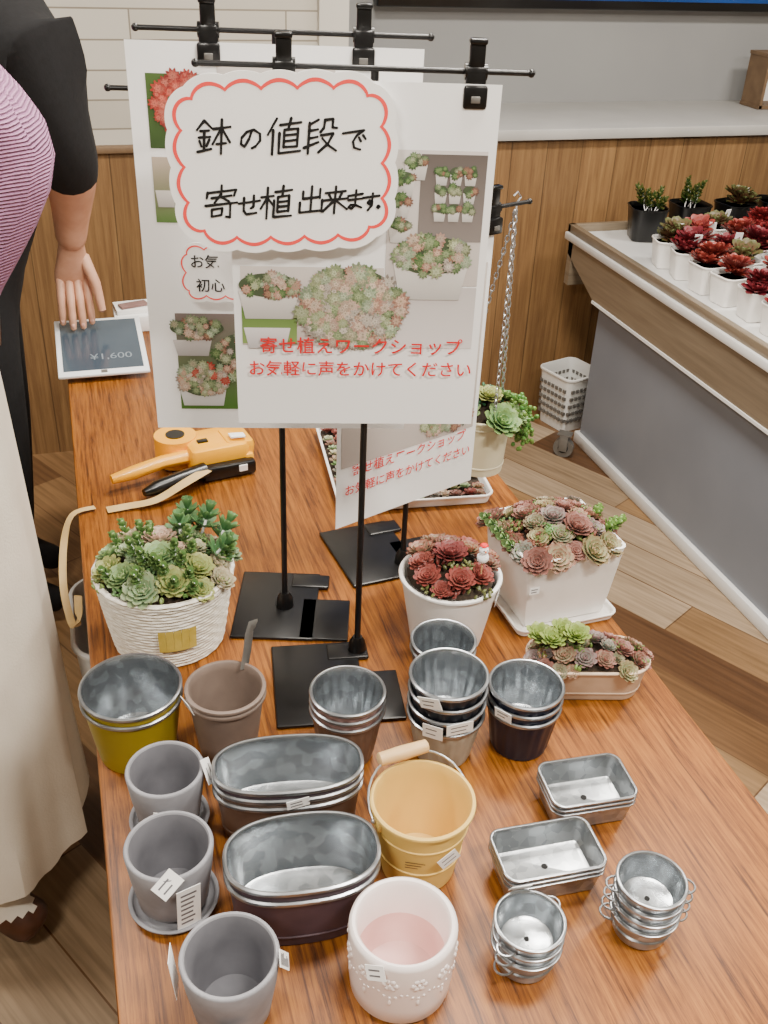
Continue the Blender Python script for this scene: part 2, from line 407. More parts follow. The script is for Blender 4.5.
def small_pot(x,y,black=False,kind=0):
    mb=MB();z=.701
    if black: pot(mb,Matrix(),.062,.062,.036,.11,.015,'black_plastic','black_plastic','black_plastic',k=5);zz=.095;rs=.055
    else: pot(mb,Matrix(),.047,.047,.022,.085,.012,'white_matte','white_matte','white_matte',k=5);zz=.072;rs=.043
    mb.rings([[(px,py,zz) for px,py in outline(rs*q,rs*q,.02,4)] for q in (.98,.1)],'soil')
    reds=[((100,20,28),(140,40,40)),((112,30,34),(150,64,52)),((84,16,28),(118,32,40)),((96,48,38),(90,100,56))]
    if kind==0:
        c=rnd.choice(reds)
        for i in range(rnd.choice((2,3,3))):
            rosette(mb,T(rnd.uniform(-.02,.02),rnd.uniform(-.02,.02),zz+.012+.014*i)@RX(rnd.uniform(-.35,.35))@RY(rnd.uniform(-.3,.3)),rnd.uniform(.042,.056),lin(c[0]),lin(c[1]),.85,.7)
    else:
        for i in range(8): sprig(mb,T(rnd.uniform(-.025,.025),rnd.uniform(-.025,.025),zz)@RX(rnd.uniform(-.4,.4))@RY(rnd.uniform(-.4,.4)),rnd.uniform(.05,.1),lin((40,74,26)),lin((96,90,40)) ,n=14,leaf=.018)
    if rnd.random()<.6: mb.box(.02,.01,zz+.035,.022,.002,.06,'paper',M=RZ(rnd.uniform(-.6,.6))@RX(.2))
    mb.obj('potted_succulent',(x,y,z),rnd.uniform(-.3,.3))
for r_ in range(7):
    for c_ in range(7):
        x=1.765+c_*.128+rnd.uniform(-.01,.01);y=2.10+r_*.118+rnd.uniform(-.01,.01)
        if r_==6 and c_<2: continue
        small_pot(x,y,False,0 if rnd.random()<.85 else 1)
for i,x in enumerate((1.85,2.02,2.19,2.36,2.53)): small_pot(x,2.985 if i%2 else 2.97,True,1 if i!=2 else 0)
mb=MB()
for i,(x,y) in enumerate(((2.70,2.97),(2.72,2.87))): mb.box(x,y,.765,.06,.01,.12,'paper',M=None)
mb.obj('price_card_group',(0,0,0))
mb=MB();pot(mb,Matrix(),.085,.085,.03,.22,.02,'bin_white','bin_white','bin_white',k=6,roll=.005,th=.004)
for i in range(5):
    for j in range(-3,4):
        for s in (-1,1):
            mb.box(j*.02,s*(.0735+.004*(i)*.5-.002),.05+i*.03,.012,.012,.012,'grey_metal')
            mb.box(s*(.0735+.004*i*.5-.002),j*.02,.05+i*.03,.012,.012,.012,'grey_metal')
mb.obj('plastic_basket',(1.68,3.02,0),.3)
mb=MB()
tube(mb,[(-.012,0,.035),(.012,0,.035)],.035,'grey_metal',k=20);tube(mb,[(-.014,0,.035),(.014,0,.035)],.018,'rubber',k=16)
mb.box(-.018,0,.055,.004,.03,.06,'grey_metal',.001);mb.box(.018,0,.055,.004,.03,.06,'grey_metal',.001);mb.box(0,0,.087,.04,.05,.006,'grey_metal',.002)
mb.obj('caster_wheel',(1.56,2.78,0),.9)
mb=MB();pot(mb,Matrix(),.14,.13,.06,.50,.03,'bin_white','bin_white','bin_white',k=6,roll=.006,th=.004);mb.obj('waste_bin',(.055,1.56,0))
# ---------- stands
def clip(mb,x,y,z,M=None):
    mb.box(x,y,z-.014,.022,.017,.040,'black_plastic',.003,M)
    mb.box(x,y-.008,z-.024,.026,.010,.024,'black_plastic',.003,M)
    mb.box(x,y+.008,z-.024,.024,.008,.024,'black_plastic',.003,M)
    mb.box(x,y-.002,z+.017,.017,.010,.032,'black_plastic',.003,M)
    mb.box(x,y-.004,z+.030,.019,.012,.006,'black_plastic',.002,M)
    tube(mb,[(x-.012,y,z),(x+.012,y,z)],.0085,'black_plastic',k=12,M=M)
    mb.box(x,y-.0138,z-.026,.010,.002,.007,'grey_metal',.0008,M)
def plate(mb,M):
    for (cx,cy,sx,sy) in ((-.024,0,.125,.17),(.052,-.034,.075,.10)):
        mb.box(cx,cy,.0025,sx,sy,.005,'black_metal',.0022,M)
    mb.box(.024,.062,.004,.06,.034,.006,'black_metal',.0025,M)
def stand(name,fx,fy,ang,prz,pdx,pdy,zbar,barx0,barx1,clips,second=None):
    mb=MB()
    plate(mb,T(pdx,pdy,0)@RZ(prz))
    tube(mb,[(0,0,.004),(0,0,.02),(0,0,.03)],[.014,.012,.007],'black_plastic',k=16)
    tube(mb,[(0,0,.02),(0,0,zbar-.7)],.0045,'black_metal',k=12)
    M=RZ(ang)
    tube(mb,[(barx0,-.006,zbar-.7),(barx1,-.006,zbar-.7)],.003,'black_metal',k=10,M=M)
    for x in (barx0,barx1): ball(mb,(x,-.006,zbar-.7),.0045,'black_plastic',M=M)
    if second:
        tube(mb,[(second[0],.006,second[2]-.7),(second[1],.006,second[2]-.7)],.003,'black_metal',k=10,M=M)
        ball(mb,(second[0],.006,second[2]-.7),.0045,'black_plastic',M=M)
    for c in clips: clip(mb,c,-.006,zbar-.7,M)
    return mb.obj(name,(fx,fy,TZ+.001))
YW=math.radians(-13)
stand('sign_stand',.328,1.102,YW,-.15,-.048,-.058,1.496,-.188,.167,(-.096,.107))
stand('sign_stand',.248,1.234,YW,-.3,.012,.0,1.516,-.156,.177,(-.075,.100),second=(-.195,.1,1.450))
stand('sign_stand',.463,1.305,.36,.1,-.02,.045,1.276,-.17,.20,(-.1,.125))
def flower(mb,x,z,r,c1,c2,y,M=None):
    for j in range(4):
        q=r*(1,.76,.52,.28)[j];m=(9,8,6,5)[j];n=m*4;o=rnd.random()*6
        cc=mixc(lin(c1),lin(c2),j/3) ;f=rnd.uniform(.7,1.1);cc=(min(1,cc[0]*f),min(1,cc[1]*f),min(1,cc[2]*f),1)
        dk=(cc[0]*.3,cc[1]*.32,cc[2]*.3,1)
        vs=[(x,y-.00012*j,z)];cols=[dk]
        for i in range(n):
            a=2*pi*i/n;rr=q*(.8+.2*math.cos(m*a+o))
            vs.append((x+rr*math.cos(a),y-.00012*j,z+rr*math.sin(a)));cols.append(cc)
        mb.add(vs,[(0,1+(i+1)%n,1+i) for i in range(n)],'print',M,cols)
def rect(mb,x0,z0,x1,z1,col,y,c2=None):
    a=lin(col);b=lin(c2) if c2 else a
    mb.add([(x0,y,z0),(x1,y,z0),(x1,y,z1),(x0,y,z1)],[(3,2,1,0)],'print',None,[b,b,a,a])
def bouquet(mb,cx,cz,rx,rz,n,cols,y,r=.011):
    nn=28;mb.add([(cx,y+.0002,cz)]+[(cx+rx*1.02*math.cos(2*pi*i/nn),y+.0002,cz+rz*1.02*math.sin(2*pi*i/nn)) for i in range(nn)],[(0,1+(i+1)%nn,1+i) for i in range(nn)],'print',None,lin((70,84,60)))
    for i in range(n):
        a=rnd.random()*2*pi;d=math.sqrt(rnd.random())
        c=rnd.choice(cols);flower(mb,cx+rx*d*math.cos(a),cz+rz*d*math.sin(a),r*rnd.uniform(.55,1.1),c[0],c[1],y-.00005*(i%19))
def potprint(mb,cx,cz,w,h,y,col=(226,222,216)):
    vs=[(cx-w/2,y,cz),(cx+w/2,y,cz),(cx+w*.4,y,cz-h),(cx-w*.4,y,cz-h)]
    a=lin(col);b=lin(tuple(c*.8 for c in col))
    mb.add(vs,[(0,1,2,3)],'print',None,[a,a,b,b])
PK=[((190,160,140),(232,212,190)),((150,160,120),(206,214,176)),((132,146,116),(200,190,160)),((176,130,114),(220,190,164)),((160,150,140),(224,214,200)),((186,150,136),(226,206,184)),((110,130,92),(170,186,140)),((140,160,130),(200,212,180))]
GR=[((72,104,60),(134,158,104)),((96,122,84),(160,176,130)),((128,92,80),(180,140,112)),((120,130,100),(190,196,160))]
RD=[((176,60,50),(222,120,100)),((150,50,46),(214,124,104))]
def sheet(mb,w,h,curl=.006):
    n=10;vs=[];fs=[]
    for i in range(n+1):
        for j in (0,1):
            vs.append((-w/2+w*i/n,0,-h*j))
    for i in range(n): fs.append((2*i,2*i+2,2*i+3,2*i+1))
    vs2=[(x,.0008,z) for x,_,z in vs];N=len(vs)
    f2=[tuple(N+q for q in reversed(f)) for f in fs]
    mb.add(vs+vs2,fs+f2+[(0,1,N+1,N),(2*n,N+2*n,N+2*n+1,2*n+1)],'paper')
def text(body,size,loc,parent,m,rz=0,ry=0,bold=0,align='CENTER',name='text',ex=0):
    c=bpy.data.curves.new(name,'FONT');c.body=body;c.size=size;c.align_x=align;c.offset=bold;c.materials.append(MATS[m])
    o=bpy.data.objects.new(name,c);bpy.context.collection.objects.link(o);o.parent=parent
    o.location=loc;o.rotation_euler=(pi/2,ry,rz);return o
w2,h2=.293,.401
mb=MB();sheet(mb,w2,h2)
P=lambda u,v:(-w2/2+u*w2,-v*h2)
def R_(u0,v0,u1,v1,c,c2,yy):
    a=P(u0,v0);b=P(u1,v1);rect(mb,a[0],b[1],b[0],a[1],c,yy,c2)
R_(.60,.17,.97,.55,(214,208,204),(194,186,180),-.0006)
R_(.03,.50,.595,.74,(214,206,200),(194,182,176),-.0006)
R_(.03,.62,.25,.735,(86,120,56),(130,156,90),-.0009)
R_(.60,.555,.97,.745,(196,190,188),(218,212,210),-.0006)
R_(.72,.18,.97,.42,(96,88,84),(130,122,118),-.0009)
y2=-.0014
for (u,v) in ((.655,.25),(.64,.31),(.65,.38),(.70,.205)):
    x,z=P(u,v);potprint(mb,x,z,.026,.018,y2);bouquet(mb,x,z+.003,.012,.006,10,GR,y2-.0006,.006)
for i in range(9):
    x,z=P(.80+.055*(i%3),.225+.05*(i//3));potprint(mb,x,z-.003,.014,.012,y2);bouquet(mb,x,z,.007,.005,6,GR,y2-.0006,.005)
x,z=P(.78,.46);potprint(mb,x,z-.008,.088,.045,y2);bouquet(mb,x,z,.042,.022,70,PK+GR,y2-.0006,.009)
x,z=P(.14,.555);potprint(mb,x,z-.006,.07,.035,y2);bouquet(mb,x,z,.034,.014,44,PK+GR,y2-.0006,.008)
x,z=P(.13,.675);potprint(mb,x,z-.004,.055,.026,y2,(226,222,222))
x,z=P(.47,.62);bouquet(mb,x,z,.060,.047,260,PK,y2-.0012,.0115)
p2=mb.obj('workshop_poster',(.3135,1.0890,1.486),YW,smooth=False)
text('寄せ植えワークショップ',.0222,(.004,-.004,-.304),p2,'red_ink',bold=.0002)
text('お気軽に声をかけてください',.0210,(.004,-.004,-.333),p2,'red_ink',bold=.0002)
w1,h1=.338,.484
mb=MB();sheet(mb,w1,h1)
def PP(u,v): return (-w1/2+u*w1,-v*h1)
def RR(u0,v0,u1,v1,c,c2,yy=-.0006):
    a=PP(u0,v0);b=PP(u1,v1);rect(mb,a[0],b[1],b[0],a[1],c,yy,c2)
RR(.06,.07,.29,.24,(70,96,44),(52,76,36));RR(.06,.26,.14,.42,(176,160,144),(86,120,60));RR(.30,.05,.7,.3,(200,192,186),(176,166,160))
RR(.10,.66,.42,.94,(120,108,104),(66,108,36));RR(.45,.5,.96,.95,(200,192,192),(176,166,160))
x,z=PP(.18,.14);bouquet(mb,x,z,.034,.034,110,RD,-.0014,.009)
x,z=PP(.10,.34);potprint(mb,x,z,.024,.02,-.0012)
x,z=PP(.19,.855);potprint(mb,x,z,.066,.036,-.0012,(236,236,234));bouquet(mb,x,z+.003,.032,.024,90,PK+RD[:1],-.002,.008)
x,z=PP(.33,.78);bouquet(mb,x,z,.028,.03,50,PK+GR,-.002,.009)
x,z=PP(.16,.735);potprint(mb,x,z,.05,.022,-.0012,(200,196,194));x,z=PP(.18,.70);bouquet(mb,x,z,.034,.012,30,PK+GR,-.002,.008)
p1=mb.obj('workshop_poster',(.2455,1.2205,1.505),YW,smooth=False)
text('お気軽に',.022,(-.085,-.004,-.262),p1,'black_ink',align='LEFT')
mb=MB();sheet(mb,.275,.432)
rect(mb,-.13,-.33,.13,-.06,(206,198,192),-.0006,(186,176,170));bouquet(mb,.02,-.2,.06,.05,60,PK,-.0014,.014);bouquet(mb,.07,-.30,.05,.02,50,PK+GR,-.0016,.011)
p3=mb.obj('workshop_poster',(.463-.004,1.305-.013,1.260),.36,smooth=False)
text('寄せ植えワークショップ',.0205,(0,-.004,-.345),p3,'red_ink',bold=.0002)
text('お気軽に声をかけてください',.0193,(0,-.004,-.375),p3,'red_ink',bold=.0002)
# cloud label
def cloudpoly(a,b,amp,n,off,p=5):
    pts=[];N=n*14;raw=[]
    for i in range(800):
        t=2*pi*i/800;c,s=math.cos(t),math.sin(t)
        raw.append((a*abs(c)**(2/p)*(1 if c>0 else -1),b*abs(s)**(2/p)*(1 if s>0 else -1)))
    acc=[0]
    for i in range(800): acc.append(acc[-1]+math.dist(raw[i],raw[(i+1)%800]))
    tot=acc[-1];k=0
    for i in range(N):
        L=tot*i/N
        while acc[k+1]<L:k+=1
        xa,za=raw[(k-14)%800];xb,zb=raw[(k+15)%800];x,z=raw[k];x1,z1=raw[(k+1)%800]
        f=(L-acc[k])/max(acc[k+1]-acc[k],1e-9);x+=(x1-x)*f;z+=(z1-z)*f
        l=max(math.hypot(xb-xa,zb-za),1e-9);nx,nz=(zb-za)/l,-(xb-xa)/l
        q=amp*(abs(math.sin(pi*n*i/N)))**.8+off
        pts.append((x+nx*q,z+nz*q))
    return pts
def fan(mb,pts,y,m):
    n=len(pts);mb.add([(0,y,0)]+[(x,y,z) for x,z in pts],[(0,1+i,1+(i+1)%n) for i in range(n)],m)
def cloud(name,a,b,n,amp,loc,ry,bw=.004,marg=.012):
    mb=MB()
    ob=cloudpoly(a,b,amp*.45,n,marg);
    fan(mb,ob,0,'sticker');fan(mb,ob,.0012,'sticker')
    N=len(ob);mb.add([(x,0,z) for x,z in ob]+[(x,.0012,z) for x,z in ob],[(i,(i+1)%N,(i+1)%N+N,i+N) for i in range(N)],'sticker')
    A=cloudpoly(a,b,amp,n,0);B=cloudpoly(a,b,amp,n,-bw)
    N=len(A);mb.add([(x,-.0005,z) for x,z in A]+[(x,-.0005,z) for x,z in B],[(i,(i+1)%N,(i+1)%N+N,i+N) for i in range(N)],'pink_ink')
    o=mb.obj(name,loc,0,smooth=False);o.rotation_euler=(0,ry,YW);return o
cl=cloud('handwritten_sign',.108,.079,18,.008,(.226,1.092,1.402),math.radians(-2.5))
GL={
'鉢':[[(2.2,0),(0,2.6)],[(2.2,0),(4.4,2.4)],[(1,3),(3.6,3)],[(.6,4.8),(4,4.8)],[(2.2,3),(2.2,8.6)],[(.8,5.8),(1.4,7.4)],[(3.8,5.6),(3,7.4)],[(.2,8.8),(4.4,8.4)],[(4.8,2.6),(10,2.4)],[(7.4,0),(7.4,10)],[(7.2,2.8),(4.8,7)],[(7.6,2.8),(10,6.8)],[(6,7),(8.8,6.9)]],
'の':[[(5.2,2.2),(4.4,5),(2.8,7.6),(1.4,6.8),(1.5,4.4),(3.4,2.4),(6,2),(8.4,3.4),(8.6,6),(7,8),(5.6,8.6)]],
'値':[[(2.4,0),(0,4.4)],[(1.5,3),(1.5,10)],[(3.4,1.8),(9.6,1.5)],[(6.6,0),(6,3)],[(4.8,3.2),(4.8,8.2)],[(4.8,3.2),(8.8,3.1),(8.8,8.2)],[(4.8,4.8),(8.8,4.8)],[(4.8,6.4),(8.8,6.4)],[(4.8,8.1),(8.8,8.1)],[(3.4,4),(3.4,9.7),(9.8,9.5)]],
'段':[[(4,.4),(1.4,1.6)],[(1.4,1.2),(1.4,10)],[(1.4,3.4),(4,3.3)],[(1.4,5.6),(4,5.4)],[(0,8.2),(4.4,7)],[(6,.6),(5.8,3),(4.8,4.2)],[(6,.8),(8.4,.6),(8.4,3),(9.8,3.2)],[(5,5),(8.8,4.8),(7.4,7.6),(4.6,10)],[(5.6,6),(7.4,8),(10,9.8)]],
'で':[[(1,3),(8.4,2.4),(6,4),(4.8,6),(5.4,8.2),(7.6,9)],[(6.8,4.8),(7.6,6)],[(8.2,4.2),(9.2,5.4)]],
'寄':[[(5,0),(5,1.4)],[(.8,1.6),(.6,3.4)],[(.8,1.8),(9.4,1.6),(8.8,3.2)],[(5,2.4),(3,4.8)],[(4.6,3.2),(7.4,4.8)],[(2,3.4),(8,3.2)],[(.2,5.6),(9.8,5.4)],[(2.2,6.8),(2.2,8.8)],[(2.2,6.8),(5.4,6.7),(5.2,8.8),(2.2,8.9)],[(7.8,5.6),(7.8,9.6),(6.6,9.4)]],
'せ':[[(1,4.6),(9.2,4)],[(6.8,2),(6.8,6.2),(5.8,6.6)],[(3,2.4),(3,7.4),(4,8.8),(8,8.6)]],
'植':[[(0,3),(4,2.8)],[(2,0),(2,10)],[(2,3.2),(0,6.6)],[(2.2,3.6),(3.8,5.6)],[(4.4,1.8),(9.8,1.5)],[(7,0),(6.8,3)],[(5.4,3.2),(5.4,8.2)],[(5.4,3.2),(9,3.1),(9,8.2)],[(5.4,4.8),(9,4.8)],[(5.4,6.4),(9,6.4)],[(5.4,8),(9,8)],[(4.2,4.2),(4.2,9.7),(9.9,9.5)]],
'出':[[(5,0),(5,9.4)],[(1.8,1.6),(1.8,4.4),(8.2,4.3)],[(8.2,1.4),(8.2,4.6)],[(.8,5.6),(.8,9.4),(9.2,9.2)],[(9.2,5.4),(9.2,9.8)]],
'来':[[(1.2,2),(8.8,1.8)],[(2.6,2.8),(3.4,4.2)],[(7.4,2.6),(6.6,4.2)],[(.2,4.8),(9.8,4.6)],[(5,0),(5,10)],[(4.8,5),(.6,9)],[(5.2,5),(9.8,8.8)]],
'ま':[[(1.8,3),(8.2,2.8)],[(2,5),(8,4.8)],[(5.2,1),(5.2,7.4),(3.8,8.8),(2.4,8.2),(3.2,7),(5.4,7.2),(8,8.6)]],
'す':[[(1,3),(9.2,2.6)],[(5.8,1),(5.8,5),(4.6,6.6),(3.6,5.6),(4.4,4.4),(5.8,5),(5.8,7),(4,9.4)]],
'。':[[(1,8.4),(1.8,7.7),(2.6,8.4),(1.9,9.3),(1,8.4)]]}
def handwrite(name,chars,spots,parent,lw):
    mb=MB();cnt=0
    for ch,(cx,cz,s) in zip(chars,spots):
        for st_ in GL[ch]:
            cnt+=1;y=-.0011-.000004*cnt
            pts=[Vector((cx+(q[0]-5)*s/10+(5-q[1])*s*.012,0,cz+(5-q[1])*s/10+rnd.uniform(-.0004,.0004)+(q[0]-5)*s*.006)) for q in st_]
            for i in range(len(pts)-1):
                d=pts[i+1]-pts[i]
                if d.length<1e-6: continue
                d.normalize();nn=Vector((-d.z,0,d.x));w0=lw/2*rnd.uniform(.9,1.2);w1_=lw/2*rnd.uniform(.7,1.05)
                V=[pts[i]-nn*w0,pts[i]+nn*w0,pts[i+1]+nn*w1_,pts[i+1]-nn*w1_]
                mb.add([(v.x,y,v.z) for v in V],[(0,3,2,1)],'black_ink')
            for p_ in pts:
                mb.add([(p_.x+lw*.48*math.cos(2*pi*k_/8),y,p_.z+lw*.48*math.sin(2*pi*k_/8)) for k_ in range(8)],[tuple(range(8))],'black_ink')
    return mb.obj(name,parent=parent,smooth=False)
handwrite('glyphs','鉢の値段で',[(-.072,.030,.035),(-.033,.028,.028),(.003,.030,.036),(.041,.030,.035),(.076,.026,.030)],cl,.0029)
handwrite('glyphs','寄せ植出来ます。',[(-.070,-.038,.036),(-.040,-.040,.028),(-.010,-.039,.034),(.028,-.037,.029),(.054,-.038,.029),(.076,-.038,.025),(.093,-.040,.022),(.108,-.040,.018)],cl,.0029)
cl2=cloud('handwritten_note',.036,.030,10,.005,(.163,1.215,1.247),0,.002,.006)
text('お気',.018,(-.012,-.002,.008),cl2,'black_ink',bold=.0002);text('初心',.018,(-.006,-.002,-.022),cl2,'black_ink',bold=.0002)
# ---------- planters
def place(mb,name,x,y,rz=0,z=TZ): return mb.obj(name,(x,y,z+.0008),rz)
green=[((92,130,88),(140,160,104)),((78,118,78),(130,156,90)),((108,140,104),(150,160,120)),((120,142,82),(160,160,96)),((146,158,130),(190,170,140)),((160,160,140),(196,160,140)),((104,134,108),(140,154,116)),((128,150,122),(170,160,126))]
redp=[((112,66,56),(132,56,50)),((108,60,52),(140,70,60)),((128,134,100),(140,66,56)),((116,126,96),(130,70,62)),((138,138,114),(154,90,74)),((98,54,52),(120,52,50)),((120,118,94),(120,60,56)),((130,142,112),(140,90,74))]
mixp=[((110,138,100),(146,100,84)),((118,116,94),(136,76,70)),((96,124,96),(140,114,92)),((136,142,112),(150,100,84)),((100,128,116),(140,118,108)),((118,94,86),(136,86,76)),((126,146,104),(150,124,92)),((120,132,120),(130,96,96))]
# A rope pot
mb=MB();h=.124;a=.098;rr=[];ms=[]
n=22
for i in range(n*5+1):
    z=h*i/(n*5);q=a-.018*(1-z/h)**1.2+.0024*abs(math.sin(pi*i/5.0))-.0015+(.002 if z>h*.93 else 0)
    rr.append([(x*(1+.006*math.sin(j*1.9+(i//5)*2.1)),y*(1+.006*math.sin(j*1.9+(i//5)*2.1)),z) for j,(x,y) in enumerate(outline(q,q,q,20))]);ms.append('white_rope')
for q,z in ((a-.004,h),(a-.008,h-.003),(a-.012,h-.03)): rr.append([(x,y,z) for x,y in outline(q,q,q,20)]);ms.append('white_rope')
mb.rings(rr,ms[:-1])
for i in range(5):
    L=RZ(math.radians(-100+i*6.5))@T(.0925,0,.060)
    mb.add([(0,-.0052,-.02),(0,.0052,-.02),(.0035,.0052,.018),(.0035,-.0052,.018)],[(0,1,2,3)],'gold',L)
arrange(mb,.085,.085,.085,h-.008,26,green,.019,.031,.034,over=.008,nb=44,sprigs=26,beadc=((84,124,56),(76,110,60),(120,140,76),(96,130,84)),pack=.68)
for (sx,sy,sz,ry_) in ((.056,.045,.052,.35),(.072,.02,.045,.6),(.04,.06,.050,.1),(.062,-.005,.035,.7),(.03,.035,.045,.0)):
    # looser spiky heads on short stems
    Ms=T(sx,sy,h-.002)@RY(ry_)@RX(rnd.uniform(-.3,.2))
    tube(mb,[(0,0,0),(0,0,sz)],[.0025,.002],'succulent',k=6,M=Ms)
    for q in range(3):
        for j in range(8):
            petal(mb,Ms@T(0,0,sz*.6+.011*q)@RZ(j*pi/4+q*.4),.026-.005*q,.0052,.002,D_(12+24*q) if False else math.radians(12+24*q),.25,lin((60,104,62)),lin((112,150,92)))
place(mb,'succulent_planter',.068,1.212)
def hole(mb,x,y,z,r=.004):
    mb.add([(x+r*math.cos(2*pi*i/12),y+r*math.sin(2*pi*i/12),z) for i in range(12)],[tuple(range(12))],'hole')
def stack(name,x,y,n,dz,h,a,b,c,tap,mats,rz=0,rib=0,nr=24,k=12,labels=(),mi='zinc_bright',mr='zinc_rim',bands=(),lean=0,roll=.0025,holes=()):
    mb=MB()
    for i in range(n):
        m=mats[min(i,len(mats)-1)]
        M=T(lean*i,0,dz*i)@RZ(0.2*i if c>=a-.001 and a==b else 0)
        pot(mb,M,a,b,c,h,tap,m,mr,mi,rib=rib,nr=nr,k=k,bands=bands,roll=roll)
    for L in labels: label(mb,*L)
    for hx_,hy_ in holes: hole(mb,hx_,hy_,dz*(n-1)+.0045)
    return mb,place(mb,name,x,y,rz)
D_=math.radians
stack('stacked_bucket_planter',.002,.986,2,.014,.093,.061,.061,.061,.013,['olive_paint','olive_paint'])
mb=MB();pot(mb,Matrix(),.048,.048,.048,.098,.012,'taupe','taupe','taupe',th=.003,roll=.003);pot(mb,T(0,0,.008),.048,.048,.048,.098,.012,'taupe','taupe','taupe',th=.003,roll=.003)
label(mb,.051,D_(200),.10,.024,.018,None,.1,.3)
tube(mb,[(.03,.036,.098),(.036,.044,.12),(.04,.048,.145),(.043,.05,.155),(.048,.054,.15)],[(.010,.002)]*5,'grey_metal',k=8,up=(-.7,.7,0))
place(mb,'plastic_planter',.115,.957)
stack('stacked_tin_planter',.261,.912,3,.013,.080,.046,.046,.046,.012,['brown_tin','pink_tin','pink_tin'],rib=.0012,nr=18,k=18)
stack('stacked_tin_planter',.383,.882,4,.020,.073,.048,.048,.048,.013,['beige_tin','dark_tin','dark_tin','dark_tin'],rib=.0012,nr=18,k=18,
  labels=[(.052,D_(225),.124,.030,.018,None,.3,.15),(.051,D_(268),.088,.034,.020,None,.1,.15),(.052,D_(232),.080,.026,.024,None,0,.15)])
stack('stacked_tin_planter',.414,.983,2,.012,.090,.043,.043,.043,.012,['brown_tin','brown_tin'],rib=.0012,nr=18,k=18)
stack('stacked_tin_planter',.487,.872,3,.015,.072,.047,.047,.047,.010,['navy_tin','navy_tin','navy_tin'],rib=.001,nr=18,k=18,labels=[(.051,D_(215),.084,.024,.016,None,0,.15)])
def cement(name,x,y,h,a,tap,saucer=0,labels=()):
    mb=MB();z0=0
    if saucer:
        pot(mb,Matrix(),saucer,saucer,saucer,.012,.006,'cement','cement','cement',th=.003,roll=.0012);z0=.005
    rr=[];D=[(a-tap-.012,0),(a-tap-.003,.002),(a-tap+.003,.01),(a-tap*.6,h*.3),(a-tap*.28,h*.6),(a,h-.003),(a-.0008,h-.0008),(a-.002,h),(a-.004,h),(a-.0055,h-.002),(a-tap*.28-.006,h*.6),(a-tap*.6-.006,h*.3),(a-tap-.004,.012),(a-tap-.014,.009)]
    for r,z in D: rr.append([(x_,y_,z+z0) for x_,y_ in outline(r,r,r,12)])
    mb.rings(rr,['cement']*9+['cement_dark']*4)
    for L in labels: label(mb,*L)
    return place(mb,name,x,y)
cement('cement_pot',.028,.853,.085,.045,.012,.046,labels=[(.044,D_(262),.060,.028,.013,None,-.2,.12),(.048,D_(345),.085,.03,.022,None,.9,-.5)])
cement('cement_pot',.020,.740,.088,.047,.012,.048,labels=[(.046,D_(285),.045,.026,.070,None,0,.12),(.046,D_(262),.088,.028,.02,None,.8,-.5)])
cement('cement_pot',.061,.598,.09,.048,.013,0,labels=[(.047,D_(262),.045,.03,.014,None,0,.1),(.052,D_(170),.07,.024,.05,None,.1,.1),(.050,D_(345),.080,.016,.04,None,.5,-.2)])
stack('stacked_oval_planter',.165,.818,3,.013,.072,.085,.044,.044,.008,['brown_tin','brown_tin','plum_tin'],rz=D_(-9),k=12,bands=(.2,),roll=.003,labels=[(.047,D_(-80),.082,.026,.014,None,.1,.1)])
stack('stacked_oval_planter',.153,.692,2,.016,.082,.080,.050,.050,.008,['plum_tin','plum_tin'],rz=D_(-6),k=12,bands=(.2,),roll=.003)
# yellow bucket
mb=MB();h=.108;a=.056
pot(mb,Matrix(),a,a,a,h,.014,'yellow_paint','yellow_paint','yellow_paint',roll=.003,bands=(.35,.72),k=14)
for s in (-1,1):
    mb.box(s*(a-.001),0,h-.014,.004,.018,.02,'yellow_paint',.0015);ball(mb,(s*(a+.003),0,h-.012),.003,'chain')
pts=[]
for i in range(17):
    t=pi*i/16
    q=.060*math.sin(t)
    pts.append((-(a+.003)*math.cos(t)*(1+.10*math.sin(t)),q*.93,h-.012+q*.5))
tube(mb,pts,.0013,'chain',k=8)
g0=Vector(pts[7]);g1=Vector(pts[9])
d=(g1-g0);tube(mb,[g0-d*.72,g0-d*.65,g0,(g0+g1)/2,g1,g1+d*.65,g1+d*.72],[.005,.0078,.0083,.0087,.0083,.0078,.005],'wood_grip',k=12)
label(mb,.0535,D_(278),.066,.024,.024,None,.5,.13)
for i in range(3): mb.add([(0,-.011,-.0007),(0,.011-.004*i,-.0007),(0,.011-.004*i,.0007),(0,-.011,.0007)],[(0,1,2,3)],'brown_tin',RZ(D_(238))@T(.0515,0,.062-.004*i)@RY(.13))
place(mb,'yellow_bucket_planter',.295,.719,.12)
